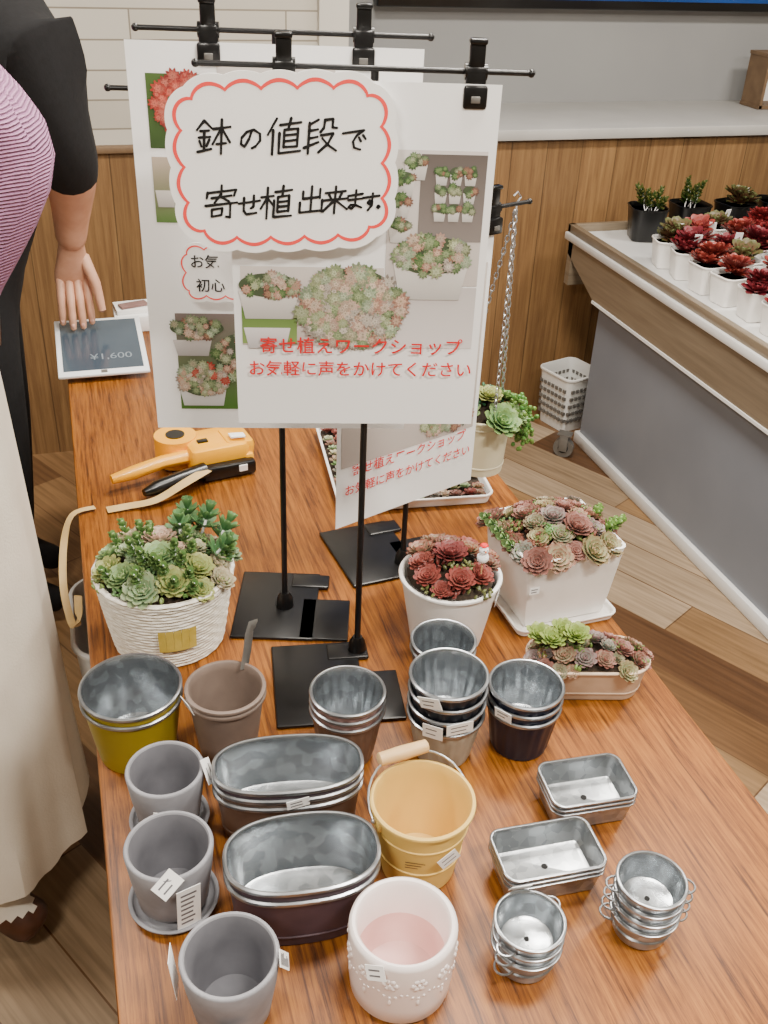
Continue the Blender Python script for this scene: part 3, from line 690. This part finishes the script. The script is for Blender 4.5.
# white ceramic pot
mb=MB();h=.098;a=.054;rr=[];ms=[]
D=[(a-.02,0),(a-.008,.001),(a-.003,.008),(a-.001,.03),(a,.06),(a,h-.006),(a-.001,h-.002),(a-.0035,h),(a-.0065,h-.001),(a-.009,h-.005),(a-.0095,.05),(a-.011,.02),(a-.016,.012),(a-.03,.009)]
for r,z in D: rr.append([(x_,y_,z) for x_,y_ in outline(r,r,r,14)])
mb.rings(rr,['white_ceramic']*9+['white_ceramic','pink_ceramic','pink_ceramic','pink_ceramic'])
for i in range(12):
    A=2*pi*i/12
    for j in range(6):
        b=2*pi*j/6;ball(mb,(0,.0055*math.cos(b),.0055*math.sin(b)),(.0016,.0032,.0032),'white_ceramic',k=8,M=RZ(A)@T(a-.0002,0,.072))
    ball(mb,(0,0,0),(.002,.002,.002),'white_ceramic',k=6,M=RZ(A)@T(a,0,.072))
    for j in range(5):
        ball(mb,(0,0,0),(.0014,.0018,.0018),'white_ceramic',k=6,M=RZ(A+(j-2)*.105)@T(a-.0004,0,.058-.006*math.sin(pi*j/4)))
    ball(mb,(0,0,0),(.0014,.002,.005),'white_ceramic',k=6,M=RZ(A)@T(a-.0005,0,.044))
label(mb,.055,D_(225),.087,.02,.016,None,.4,-.3)
place(mb,'white_ceramic_pot',.230,.584)
stack('stacked_rectangular_tin',.518,.746,3,.007,.036,.053,.036,.014,.007,['zinc'],rz=D_(-4),k=5,roll=.0018,mi='zinc',holes=[(0,0)])
stack('stacked_rectangular_tin',.428,.664,3,.007,.036,.059,.036,.014,.007,['zinc'],rz=D_(-3),k=5,roll=.0018,mi='zinc',holes=[(0,0)])
def eartin(x,y,n,rz,lab=None):
    mb=MB()
    for i in range(n):
        pot(mb,T(0,0,.015*i),.036,.036,.036,.036,.007,'zinc','zinc_rim','zinc_bright',k=12,roll=.0018,bands=(.5,))
        for s in (-1,1):
            pts=[(s*(.035+.012*math.sin(pi*j/8)),.010*math.cos(pi*j/8),.015*i+.026) for j in range(9)]
            tube(mb,pts,.0013,'zinc_rim',k=6)
    hole(mb,0,0,.015*(n-1)+.0045,.003)
    if lab: label(mb,*lab)
    place(mb,'stacked_round_tin',x,y,rz)
eartin(.364,.573,3,.5,(.034,D_(55),.070,.022,.018,None,0,-.5))
eartin(.503,.575,4,-.3)
# red pot
mb=MB();h=.118
pot(mb,Matrix(),.073,.073,.073,h,.02,'white_matte','white_matte','white_matte',th=.004,roll=.003,k=14)
arrange(mb,.064,.064,.064,h-.004,24,redp,.020,.027,.036,over=-.004,nb=14,beadc=((110,50,44),(96,100,56)),pack=.64,lean=.5)
ball(mb,(.028,-.044,h+.050),.009,'snow');ball(mb,(.028,-.045,h+.063),.0072,'snow');ball(mb,(.028,-.051,h+.064),.0018,'orange',k=6);tube(mb,[(.028,-.044,h),(.028,-.044,h+.047)],.001,'wood_grip',k=6)
for s in(-1,1): ball(mb,(.028+s*.0025,-.0515,h+.066),.0009,'black_ink',k=6)
ball(mb,(.028,-.045,h+.071),(.006,.006,.003),'red_ink',k=8)
label(mb,.070,D_(325),.09,.022,.016,None,.3,.1)
place(mb,'succulent_planter',.468,1.107)
# square pot with saucer
mb=MB();h=.130
pot(mb,Matrix(),.086,.082,.016,.014,.004,'white_matte','white_matte','white_matte',th=.003,roll=.0015,k=5)
pot(mb,T(0,0,.005),.083,.078,.012,h,.016,'white_matte','white_matte','white_matte',th=.004,roll=.001,k=5)
arrange(mb,.076,.071,.012,h-.002,38,mixp,.018,.027,.030,over=.004,nb=44,beadc=((110,66,50),(96,110,56),(84,120,64)),pack=.64)
for i in range(6):
    M=T(.072+rnd.uniform(-.012,.012),rnd.uniform(-.05,.05),h+.004)@RY(rnd.uniform(.7,1.3))
    sprig(mb,M,rnd.uniform(.02,.035),lin((76,116,46)),lin((116,146,70)),n=12,leaf=.011)
for i in range(5):
    sprig(mb,T(-.07,-.03+.02*i,h-.004)@RY(-1.0),.032,lin((84,118,66)),lin((120,146,88)),n=12,leaf=.012)
label(mb,.0,0,0,.016,.012,T(-.072,-.0825,.09)@RZ(-pi/2))
place(mb,'square_succulent_planter',.655,1.157,D_(3))
# oval low planter
mb=MB();h=.058
pot(mb,Matrix(),.086,.042,.040,h,.010,'beige_pot','beige_pot','beige_pot',th=.004,roll=.002,k=8,bands=(.25,))
arrange(mb,.078,.034,.033,h-.006,26,mixp,.014,.020,.020,over=.003,nb=16,beadc=((120,90,54),(96,116,56)),pack=.66)
for i in range(4): rosette(mb,T(-.070+.016*i,.012-.014*(i%2),h+.020+.004*i)@RX(.2),.021,lin((104,132,60)),lin((144,158,80)),.9,.8,-6)
place(mb,'oval_succulent_planter',.622,.953,D_(-15))
# tray
mb=MB()
pot(mb,Matrix(),.145,.165,.02,.022,.006,'white_matte','white_matte','white_matte',th=.003,roll=.002,k=4)
for i in range(12):
    for j in range(14):
        if rnd.random()<.88:
            x=-.125+i*.0227+rnd.uniform(-.004,.004);y=-.143+j*.022+rnd.uniform(-.004,.004)
            c=rnd.choice(mixp+redp+green);rosette(mb,T(x,y,.014)@RX(rnd.uniform(-.2,.2)),rnd.uniform(.012,.016),lin(c[0]),lin(c[1]),1,.5)
mb.rings([[(x,y,z) for x,y in outline(.137,.157,.015,3)] for z in (.005,.010)],'soil')
place(mb,'succulent_tray',.56,1.63,D_(-6))
# hanging pot
mb=MB();h=.106;a=.047
hx,hy=.626,1.400
pot(mb,Matrix(),a,a,a,h,.007,'cream_paint','cream_paint','cream_paint',th=.002,roll=.0025,k=12,bands=(.15,.85))
arrange(mb,.044,.044,.044,h-.002,9,green[:4]+green[6:],.024,.036,.034,over=.006,nb=8,beadc=((50,96,64),),pack=.66)
for i in range(150):
    t=i/149;x=.030+.030*math.sin(t*2.4)+rnd.uniform(-.014,.014);y=-.012+rnd.uniform(-.024,.024);z=h+.030-.085*t+rnd.uniform(-.010,.010)
    ball(mb,(x+.014,y,z),.0042,'succulent',k=6,col=lin((84+rnd.randint(-14,14),122,50)))
top=1.274-.816
for k_ in range(3):
    A=2*pi*k_/3+.5
    p0=Vector((a*math.cos(A),a*math.sin(A),h));p1_=Vector((.016,-.008,top-.015))
    nl=34
    for i in range(nl):
        p=p0.lerp(p1_,(i+.5)/nl)
        d=(p1_-p0).normalized();q=Vector((0,0,1)).rotation_difference(d).to_matrix().to_4x4()
        pts=[(.0030*math.cos(2*pi*j/8),0,.0066*math.sin(2*pi*j/8)) for j in range(8)]
        M=T(*p)@q@RZ((i%2)*pi/2+k_)
        tube(mb,pts+[pts[0]],.0011,'chain',k=4,M=M)
tube(mb,[(.016,-.008,top-.02),(.016,-.008,top-.004),(.022,-.008,top+.004),(.016,-.008,top+.012),(.010,-.008,top+.006)],.0014,'chain',k=6)
mb.obj('hanging_planter',(hx,hy,.816))
# label gun
mb=MB()
mb.box(.065,.005,.032,.115,.095,.056,'gun_yellow',.012)
mb.box(.10,.0,.05,.06,.07,.05,'gun_yellow',.012,RY(.12))
mb.box(.075,-.024,.016,.105,.075,.028,'black_plastic',.006)
tube(mb,[(.0,.038,.006),(.0,.038,.062)],.040,'gun_yellow',k=28)
tube(mb,[(.0,.038,.060),(.0,.038,.064)],.018,'black_plastic',k=20)
tube(mb,[(.02,-.008,.036),(-.04,-.010,.035),(-.10,-.020,.030),(-.140,-.026,.028)],[(.016,.014),(.014,.013),(.014,.013),(.009,.009)],'gun_yellow',k=10)
tube(mb,[(.03,-.046,.022),(-.02,-.056,.020),(-.07,-.070,.018),(-.095,-.078,.018)],[(.018,.015),(.015,.014),(.015,.014),(.007,.007)],'black_plastic',k=10)
mb.box(.095,-.02,.080,.030,.018,.004,'sticker',.001,RY(.12));mb.box(.04,-.005,.0615,.02,.012,.004,'black_plastic',.001)
mb.box(.12,-.02,.022,.018,.05,.03,'gun_yellow',.005)
mb.box(.10,-.0625,.02,.016,.003,.012,'sticker')
tp=[(.03,-.06,.03),(-.02,-.09,.03),(-.08,-.1,.012),(-.13,-.088,.004),(-.165,-.085,.003)]
def ribbon(mb,pts,w,m,k=5):
    P=[Vector(p) for p in pts];Q=[]
    for i in range(len(P)-1):
        a0=P[max(i-1,0)];a1=P[i];a2=P[i+1];a3=P[min(i+2,len(P)-1)]
        for j in range(k):
            t=j/k;Q.append(.5*((2*a1)+(a2-a0)*t+(2*a0-5*a1+4*a2-a3)*t*t+(3*a1-a0-3*a2+a3)*t**3))
    Q.append(P[-1]);vs=[];fs=[]
    for i,q in enumerate(Q):
        d=(Q[min(i+1,len(Q)-1)]-Q[max(i-1,0)]).normalized()
        s=d.cross(Vector((0,0,1)));s=s.normalized() if s.length>.1 else Vector((0,1,0))
        vs+=[q-s*w/2,q+s*w/2]
    for i in range(len(Q)-1): fs.append((2*i,2*i+1,2*i+3,2*i+2))
    mb.add(vs,fs,m)
ribbon(mb,tp,.022,'label_tape')
g=place(mb,'price_label_gun',.148,1.70,D_(10))
mb=MB();ribbon(mb,[(-.02,1.60,.705),(-.06,1.585,.703),(-.080,1.56,.66),(-.088,1.5,.61),(-.080,1.43,.585),(-.068,1.39,.61),(-.062,1.40,.66)],.013,'label_tape');mb.obj('label_tape_strip')
# tablet
mb=MB()
mb.box(0,.125,.008,.20,.25,.008,'tablet_white',.003);mb.box(0,.128,.0122,.176,.218,.001,'screen')
mb.box(0,.2,-.012,.12,.06,.03,'grey_metal',.004)
mb.box(0,.011,.0122,.014,.012,.0006,'grey_metal')
tb=mb.obj('tablet',(.032,2.155,TZ+.008),0);tb.rotation_euler=(D_(9),0,0)
mat('screen_text',(120,132,142),rough=.4)
o=text('¥1,600',.034,(0.02,.06,.0135),tb,'screen_text');o.rotation_euler=(0,0,0)
mb=MB();mb.box(0,0,.02,.1,.09,.04,'paper',.002);mb.box(.01,.01,.046,.11,.07,.012,'sticker',.002,RZ(.1));mb.box(.0,.0,.056,.07,.03,.006,'pink_tin',.001,RZ(.3));mb.obj('paper_stack',(.125,2.485,TZ+.0005))
# ---------- people
def skinbody(name,J,E,root,matf,mats,parent):
    names=list(J);me=bpy.data.meshes.new(name+'_sk')
    me.from_pydata([J[n][0] for n in names],[(names.index(a),names.index(b)) for a,b in E],[])
    o=bpy.data.objects.new(name+'_sk',me);bpy.context.collection.objects.link(o)
    sk=o.modifiers.new('s','SKIN');sk.use_smooth_shade=True
    for i,n in enumerate(names):
        r=J[n][1];r=(r,r) if not isinstance(r,tuple) else r
        me.skin_vertices[0].data[i].radius=r;me.skin_vertices[0].data[i].use_root=(n==root)
    ss=o.modifiers.new('u','SUBSURF');ss.levels=2;ss.render_levels=2
    dg=bpy.context.evaluated_depsgraph_get();dg.update()
    m2=bpy.data.meshes.new_from_object(o.evaluated_get(dg))
    bpy.data.objects.remove(o)
    m2.materials.clear()
    for m in mats: m2.materials.append(MATS[m])
    for p in m2.polygons:
        p.material_index=matf(p.center);p.use_smooth=True
    ob=bpy.data.objects.new(name,m2);bpy.context.collection.objects.link(ob);ob.parent=parent
    return ob
def head(parent,c,yaw,hairm,long):
    mb=MB();M=T(*c)@RZ(yaw)
    rr=[];k=20
    for i in range(15):
        t=-pi/2+pi*(i+.05)/14.1;z=.118*math.sin(t);q=math.cos(t)
        jaw=1-.22*max(0,-math.sin(t))
        rr.append([(.093*q*jaw*math.cos(2*pi*j/k)+(.012 if z<0 else 0)*math.sin(-t),.074*q*jaw*math.sin(2*pi*j/k),z) for j in range(k)])
    mb.rings(rr,'skin',M)
    tube(mb,[(.088,0,.02),(.098,0,-.01),(.108,0,-.025),(.094,0,-.034)],[.006,.009,.013,.007],'skin',M=M)
    for s in (-1,1):
        ball(mb,(.080,s*.03,.008),(.010,.013,.008),'snow',M=M);ball(mb,(.089,s*.03,.008),(.003,.005,.005),'hair_brown',M=M,k=8)
        tube(mb,[(.084,s*.045,.028),(.09,s*.03,.033),(.091,s*.016,.030)],[.002,.003,.002],'hair_brown',k=6,M=M)
        ball(mb,(.0,s*.076,-.005),(.016,.008,.028),'skin',M=M)
    ball(mb,(.088,0,-.06),(.007,.022,.006),'pink_ceramic',M=M)
    rr=[]
    for i in range(13):
        t=-.35+(pi/2+.35)*(i)/12.02;z=.03+.112*math.sin(t);q=math.cos(t)
        rr.append([(-.012+.098*q*math.cos(2*pi*j/k)-(.02 if math.cos(2*pi*j/k)>.3 and i<5 else 0),.084*q*math.sin(2*pi*j/k),z) for j in range(k)])
    mb.rings(rr,hairm,M)
    if long: tube(mb,[(-.05,0,.04),(-.07,0,-.06),(-.075,0,-.16),(-.07,0,-.24)],[(.07,.045),(.075,.05),(.065,.04),(.03,.02)],hairm,k=14,M=M,up=(1,0,0))
    mb.obj('head',parent=parent)
def handmesh(parent,name,wrist,knuck,tips,thumb,width,m='skin',bend=.012):
    mb=MB();w=Vector(wrist);k=Vector(knuck);d=(k-w);side=Vector(width).normalized();n=d.normalized().cross(side).normalized()
    tube(mb,[w-d*.45,w-d*.1,w+d*.35,w+d*.75,k,k+d*.08],[(.031,.025),(.029,.022),(.035,.020),(.041,.018),(.041,.015),(.032,.009)],m,k=18,up=tuple(n))
    for i,tp in enumerate(tips):
        off=(-1.5+i)*.0192
        b=k+side*off-d*.14;tp=Vector(tp)
        m1=b.lerp(tp,.45)+Vector((0,-bend,.008));m2=b.lerp(tp,.76)+Vector((0,-bend*.8,.005))
        tube(mb,[b,b.lerp(m1,.5),m1,m1.lerp(m2,.5),m2,m2.lerp(tp,.6),tp,tp+(tp-m2).normalized()*.004],[.0112,.0100,.0103,.0090,.0092,.0082,.0066,.002],m,k=12)
        q=m2.lerp(tp,.75)+Vector((0,-.0070,.002));ball(mb,tuple(q),(.0045,.0014,.006),'nail',k=8)
        ball(mb,tuple(k+side*off+Vector((0,-.007,.0))),(.010,.009,.012),m,k=10)
    b=w+d*.30+side*(.026 if Vector(thumb).dot(side)>w.dot(side) else -.026);tp=Vector(thumb);m1=b.lerp(tp,.5)+side*.006+Vector((0,-.004,.002))
    tube(mb,[b-side*.014+d*-.08,b,m1,m1.lerp(tp,.55),tp,tp+(tp-m1).normalized()*.004],[.014,.0145,.0120,.0108,.0086,.003],m,k=12)
    mb.obj(name,parent=parent)
def empty(n,loc=(0,0,0)):
    e=bpy.data.objects.new(n,None);bpy.context.collection.objects.link(e);return e
st=empty('shop_assistant')
J={'pelvis':((-.22,2.36,.93),(.12,.15)),'belly':((-.20,2.35,1.06),(.12,.15)),'chest':((-.13,2.34,1.24),(.135,.17)),'up':((-.11,2.34,1.40),(.10,.13)),'neck':((-.10,2.34,1.51),.055),'nk2':((-.09,2.34,1.57),.05),
 'rs':((-.045,2.19,1.385),.078),'re':((.015,2.235,1.16),.066),'rf':((.010,2.30,1.085),.052),'rf2':((.002,2.335,1.02),.042),'rw':((-.006,2.368,.945),.034),
 'ls':((-.13,2.50,1.40),.07),'le':((-.22,2.58,1.14),.05),'lw':((-.26,2.56,.90),.03),
 'rh':((-.23,2.27,.86),.10),'rk':((-.22,2.26,.50),.07),'ra':((-.24,2.26,.10),.045),'rt':((-.13,2.25,.04),.035),
 'lh':((-.23,2.45,.86),.10),'lk':((-.22,2.46,.50),.07),'la':((-.24,2.46,.10),.045),'lt':((-.13,2.45,.04),.035)}
E=[('pelvis','belly'),('belly','chest'),('chest','up'),('up','neck'),('neck','nk2'),('up','rs'),('rs','re'),('re','rf'),('rf','rf2'),('rf2','rw'),('up','ls'),('ls','le'),('le','lw'),('pelvis','rh'),('rh','rk'),('rk','ra'),('ra','rt'),('pelvis','lh'),('lh','lk'),('lk','la'),('la','lt')]
def mf(c):
    if c.z>1.51: return 1
    if c.x>-.06 and c.z<1.105 and c.z>.8: return 1
    return 0
skinbody('body',J,E,'pelvis',mf,['black_cloth','skin'],st)
head(st,(-.08,2.34,1.69),-.3,'hair_brown',False)
# fingertips rest on the tablet's rear half
handmesh(st,'hand',(-.006,2.368,.940),(-.012,2.392,.856),[(-.046,2.352,.768),(-.024,2.338,.759),(-.001,2.342,.759),(.020,2.356,.764)],(.046,2.338,.800),(1,0,.05))
handmesh(st,'hand_far',(-.26,2.56,.90),(-.26,2.555,.82),[(-.265,2.53,.74),(-.265,2.55,.73),(-.265,2.57,.73),(-.265,2.59,.745)],(-.24,2.52,.79),(0,1,0))
wo=empty('woman')
J={'pelvis':((-.25,1.44,.95),(.11,.14)),'waist':((-.255,1.44,1.09),(.105,.125)),'rib':((-.23,1.44,1.20),(.10,.13)),'bust':((-.105,1.44,1.355),(.145,.155)),'up':((-.175,1.44,1.45),(.11,.12)),'neck':((-.22,1.44,1.53),.055),'nk2':((-.21,1.44,1.58),.048),
 'rs':((-.19,1.27,1.44),.068),'re':((-.26,1.20,1.15),.052),'rw':((-.19,1.30,1.08),.036),
 'ls':((-.19,1.61,1.44),.068),'le':((-.26,1.68,1.15),.052),'lw':((-.19,1.58,1.08),.036),
 'rh':((-.25,1.36,.86),.09),'rk':((-.25,1.36,.50),.06),'ra':((-.27,1.29,.10),.042),'rt':((-.20,1.255,.045),.045),
 'lh':((-.25,1.52,.86),.09),'lk':((-.25,1.52,.50),.06),'la':((-.27,1.52,.10),.042),'lt':((-.19,1.535,.045),.045)}
E=[('pelvis','waist'),('waist','rib'),('rib','bust'),('bust','up'),('up','neck'),('neck','nk2'),('up','rs'),('rs','re'),('re','rw'),('up','ls'),('ls','le'),('le','lw'),('pelvis','rh'),('rh','rk'),('rk','ra'),('ra','rt'),('pelvis','lh'),('lh','lk'),('lk','la'),('la','lt')]
def mf(c):
    if c.z>1.53: return 1
    if c.z<.10: return 3
    if c.z<.9: return 2
    return 0
skinbody('body',J,E,'pelvis',mf,['knit','skin','skirt_cloth','brown_leather'],wo)
head(wo,(-.19,1.44,1.70),0,'hair_brown',True)
for s in (0,1):
    y0=1.30 if s==0 else 1.58;sg=1 if s==0 else -1
    handmesh(wo,'hand',(-.19,y0,1.08),(-.175,y0+sg*.05,1.07),[(-.17,y0+sg*.08,1.04+.012*i) for i in range(4)],(-.19,y0+sg*.07,1.11),(0,0,1),bend=.004)
mb=MB();rr=[];k=72
for i in range(26):
    t=i/25;z=1.06-(1.06-.165)*t;cx=-.254-.022*t;rx=.128+.045*t**.9;ry=.15+.06*t
    ring=[]
    for j in range(k):
        a=2*pi*j/k;f=1+(.075*t**1.3)*math.sin(9*a+.6*math.sin(3*a))+(.02*t)*math.sin(17*a+t*3)
        ring.append((cx+rx*f*math.cos(a),1.44+ry*f*math.sin(a),z+.01*math.sin(9*a)*t))
    rr.append(ring)
inner=[[(x*.985-.25*.015,(y_-1.44)*.98+1.44,z) for x,y_,z in r] for r in reversed(rr)]
mb.rings(rr+inner,'skirt_cloth',cap0=False,cap1=False)
mb.obj('skirt',parent=wo)
mb=MB();pot(mb,Matrix(),.03,.06,.02,.09,.01,'brown_leather','brown_leather','brown_leather',k=5);tube(mb,[(0,-.05,.085),(0,-.03,.15),(0,.03,.15),(0,.05,.085)],.004,'brown_leather')
bg=mb.obj('handbag',(-.135,1.36,1.13),.2,parent=wo)
# ---------- lights
def area(x,y,e,sx=.6,sy=.25,col=(1,.93,.83)):
    l=bpy.data.lights.new('ceiling_light','AREA');l.shape='RECTANGLE';l.size=sx;l.size_y=sy;l.energy=e;l.color=col
    o=bpy.data.objects.new('ceiling_light',l);bpy.context.collection.objects.link(o);o.location=(x,y,2.68)
K=.74
for x,y,e in ((-.9,-.3,70),(.9,-.2,85),(2.6,0,60),(-.9,1.7,50),(.8,1.9,75),(2.6,1.9,65),(.7,.9,55)): area(x,y,e*K)
w=bpy.data.worlds.new('w');bpy.context.scene.world=w;w.use_nodes=True;w.node_tree.nodes['Background'].inputs[0].default_value=(.8,.8,.8,1);w.node_tree.nodes['Background'].inputs[1].default_value=.3
# ---------- camera
th=math.radians(31.5);ps=math.radians(18.1);ro=math.radians(2.57)
F=Vector((math.sin(ps)*math.cos(th),math.cos(ps)*math.cos(th),-math.sin(th)))
R0=Vector((math.cos(ps),-math.sin(ps),0));U0=R0.cross(F)
R=math.cos(ro)*R0+math.sin(ro)*U0;U=math.cos(ro)*U0-math.sin(ro)*R0
cam=bpy.data.cameras.new('camera');co=bpy.data.objects.new('camera',cam);bpy.context.collection.objects.link(co)
cam.sensor_fit='VERTICAL';cam.sensor_height=24;cam.lens=24*1000/1024;cam.clip_start=.02
Mx=Matrix((R,U,-F)).transposed().to_4x4();Mx.translation=Vector((0,0,1.65));co.matrix_world=Mx
bpy.context.scene.camera=co
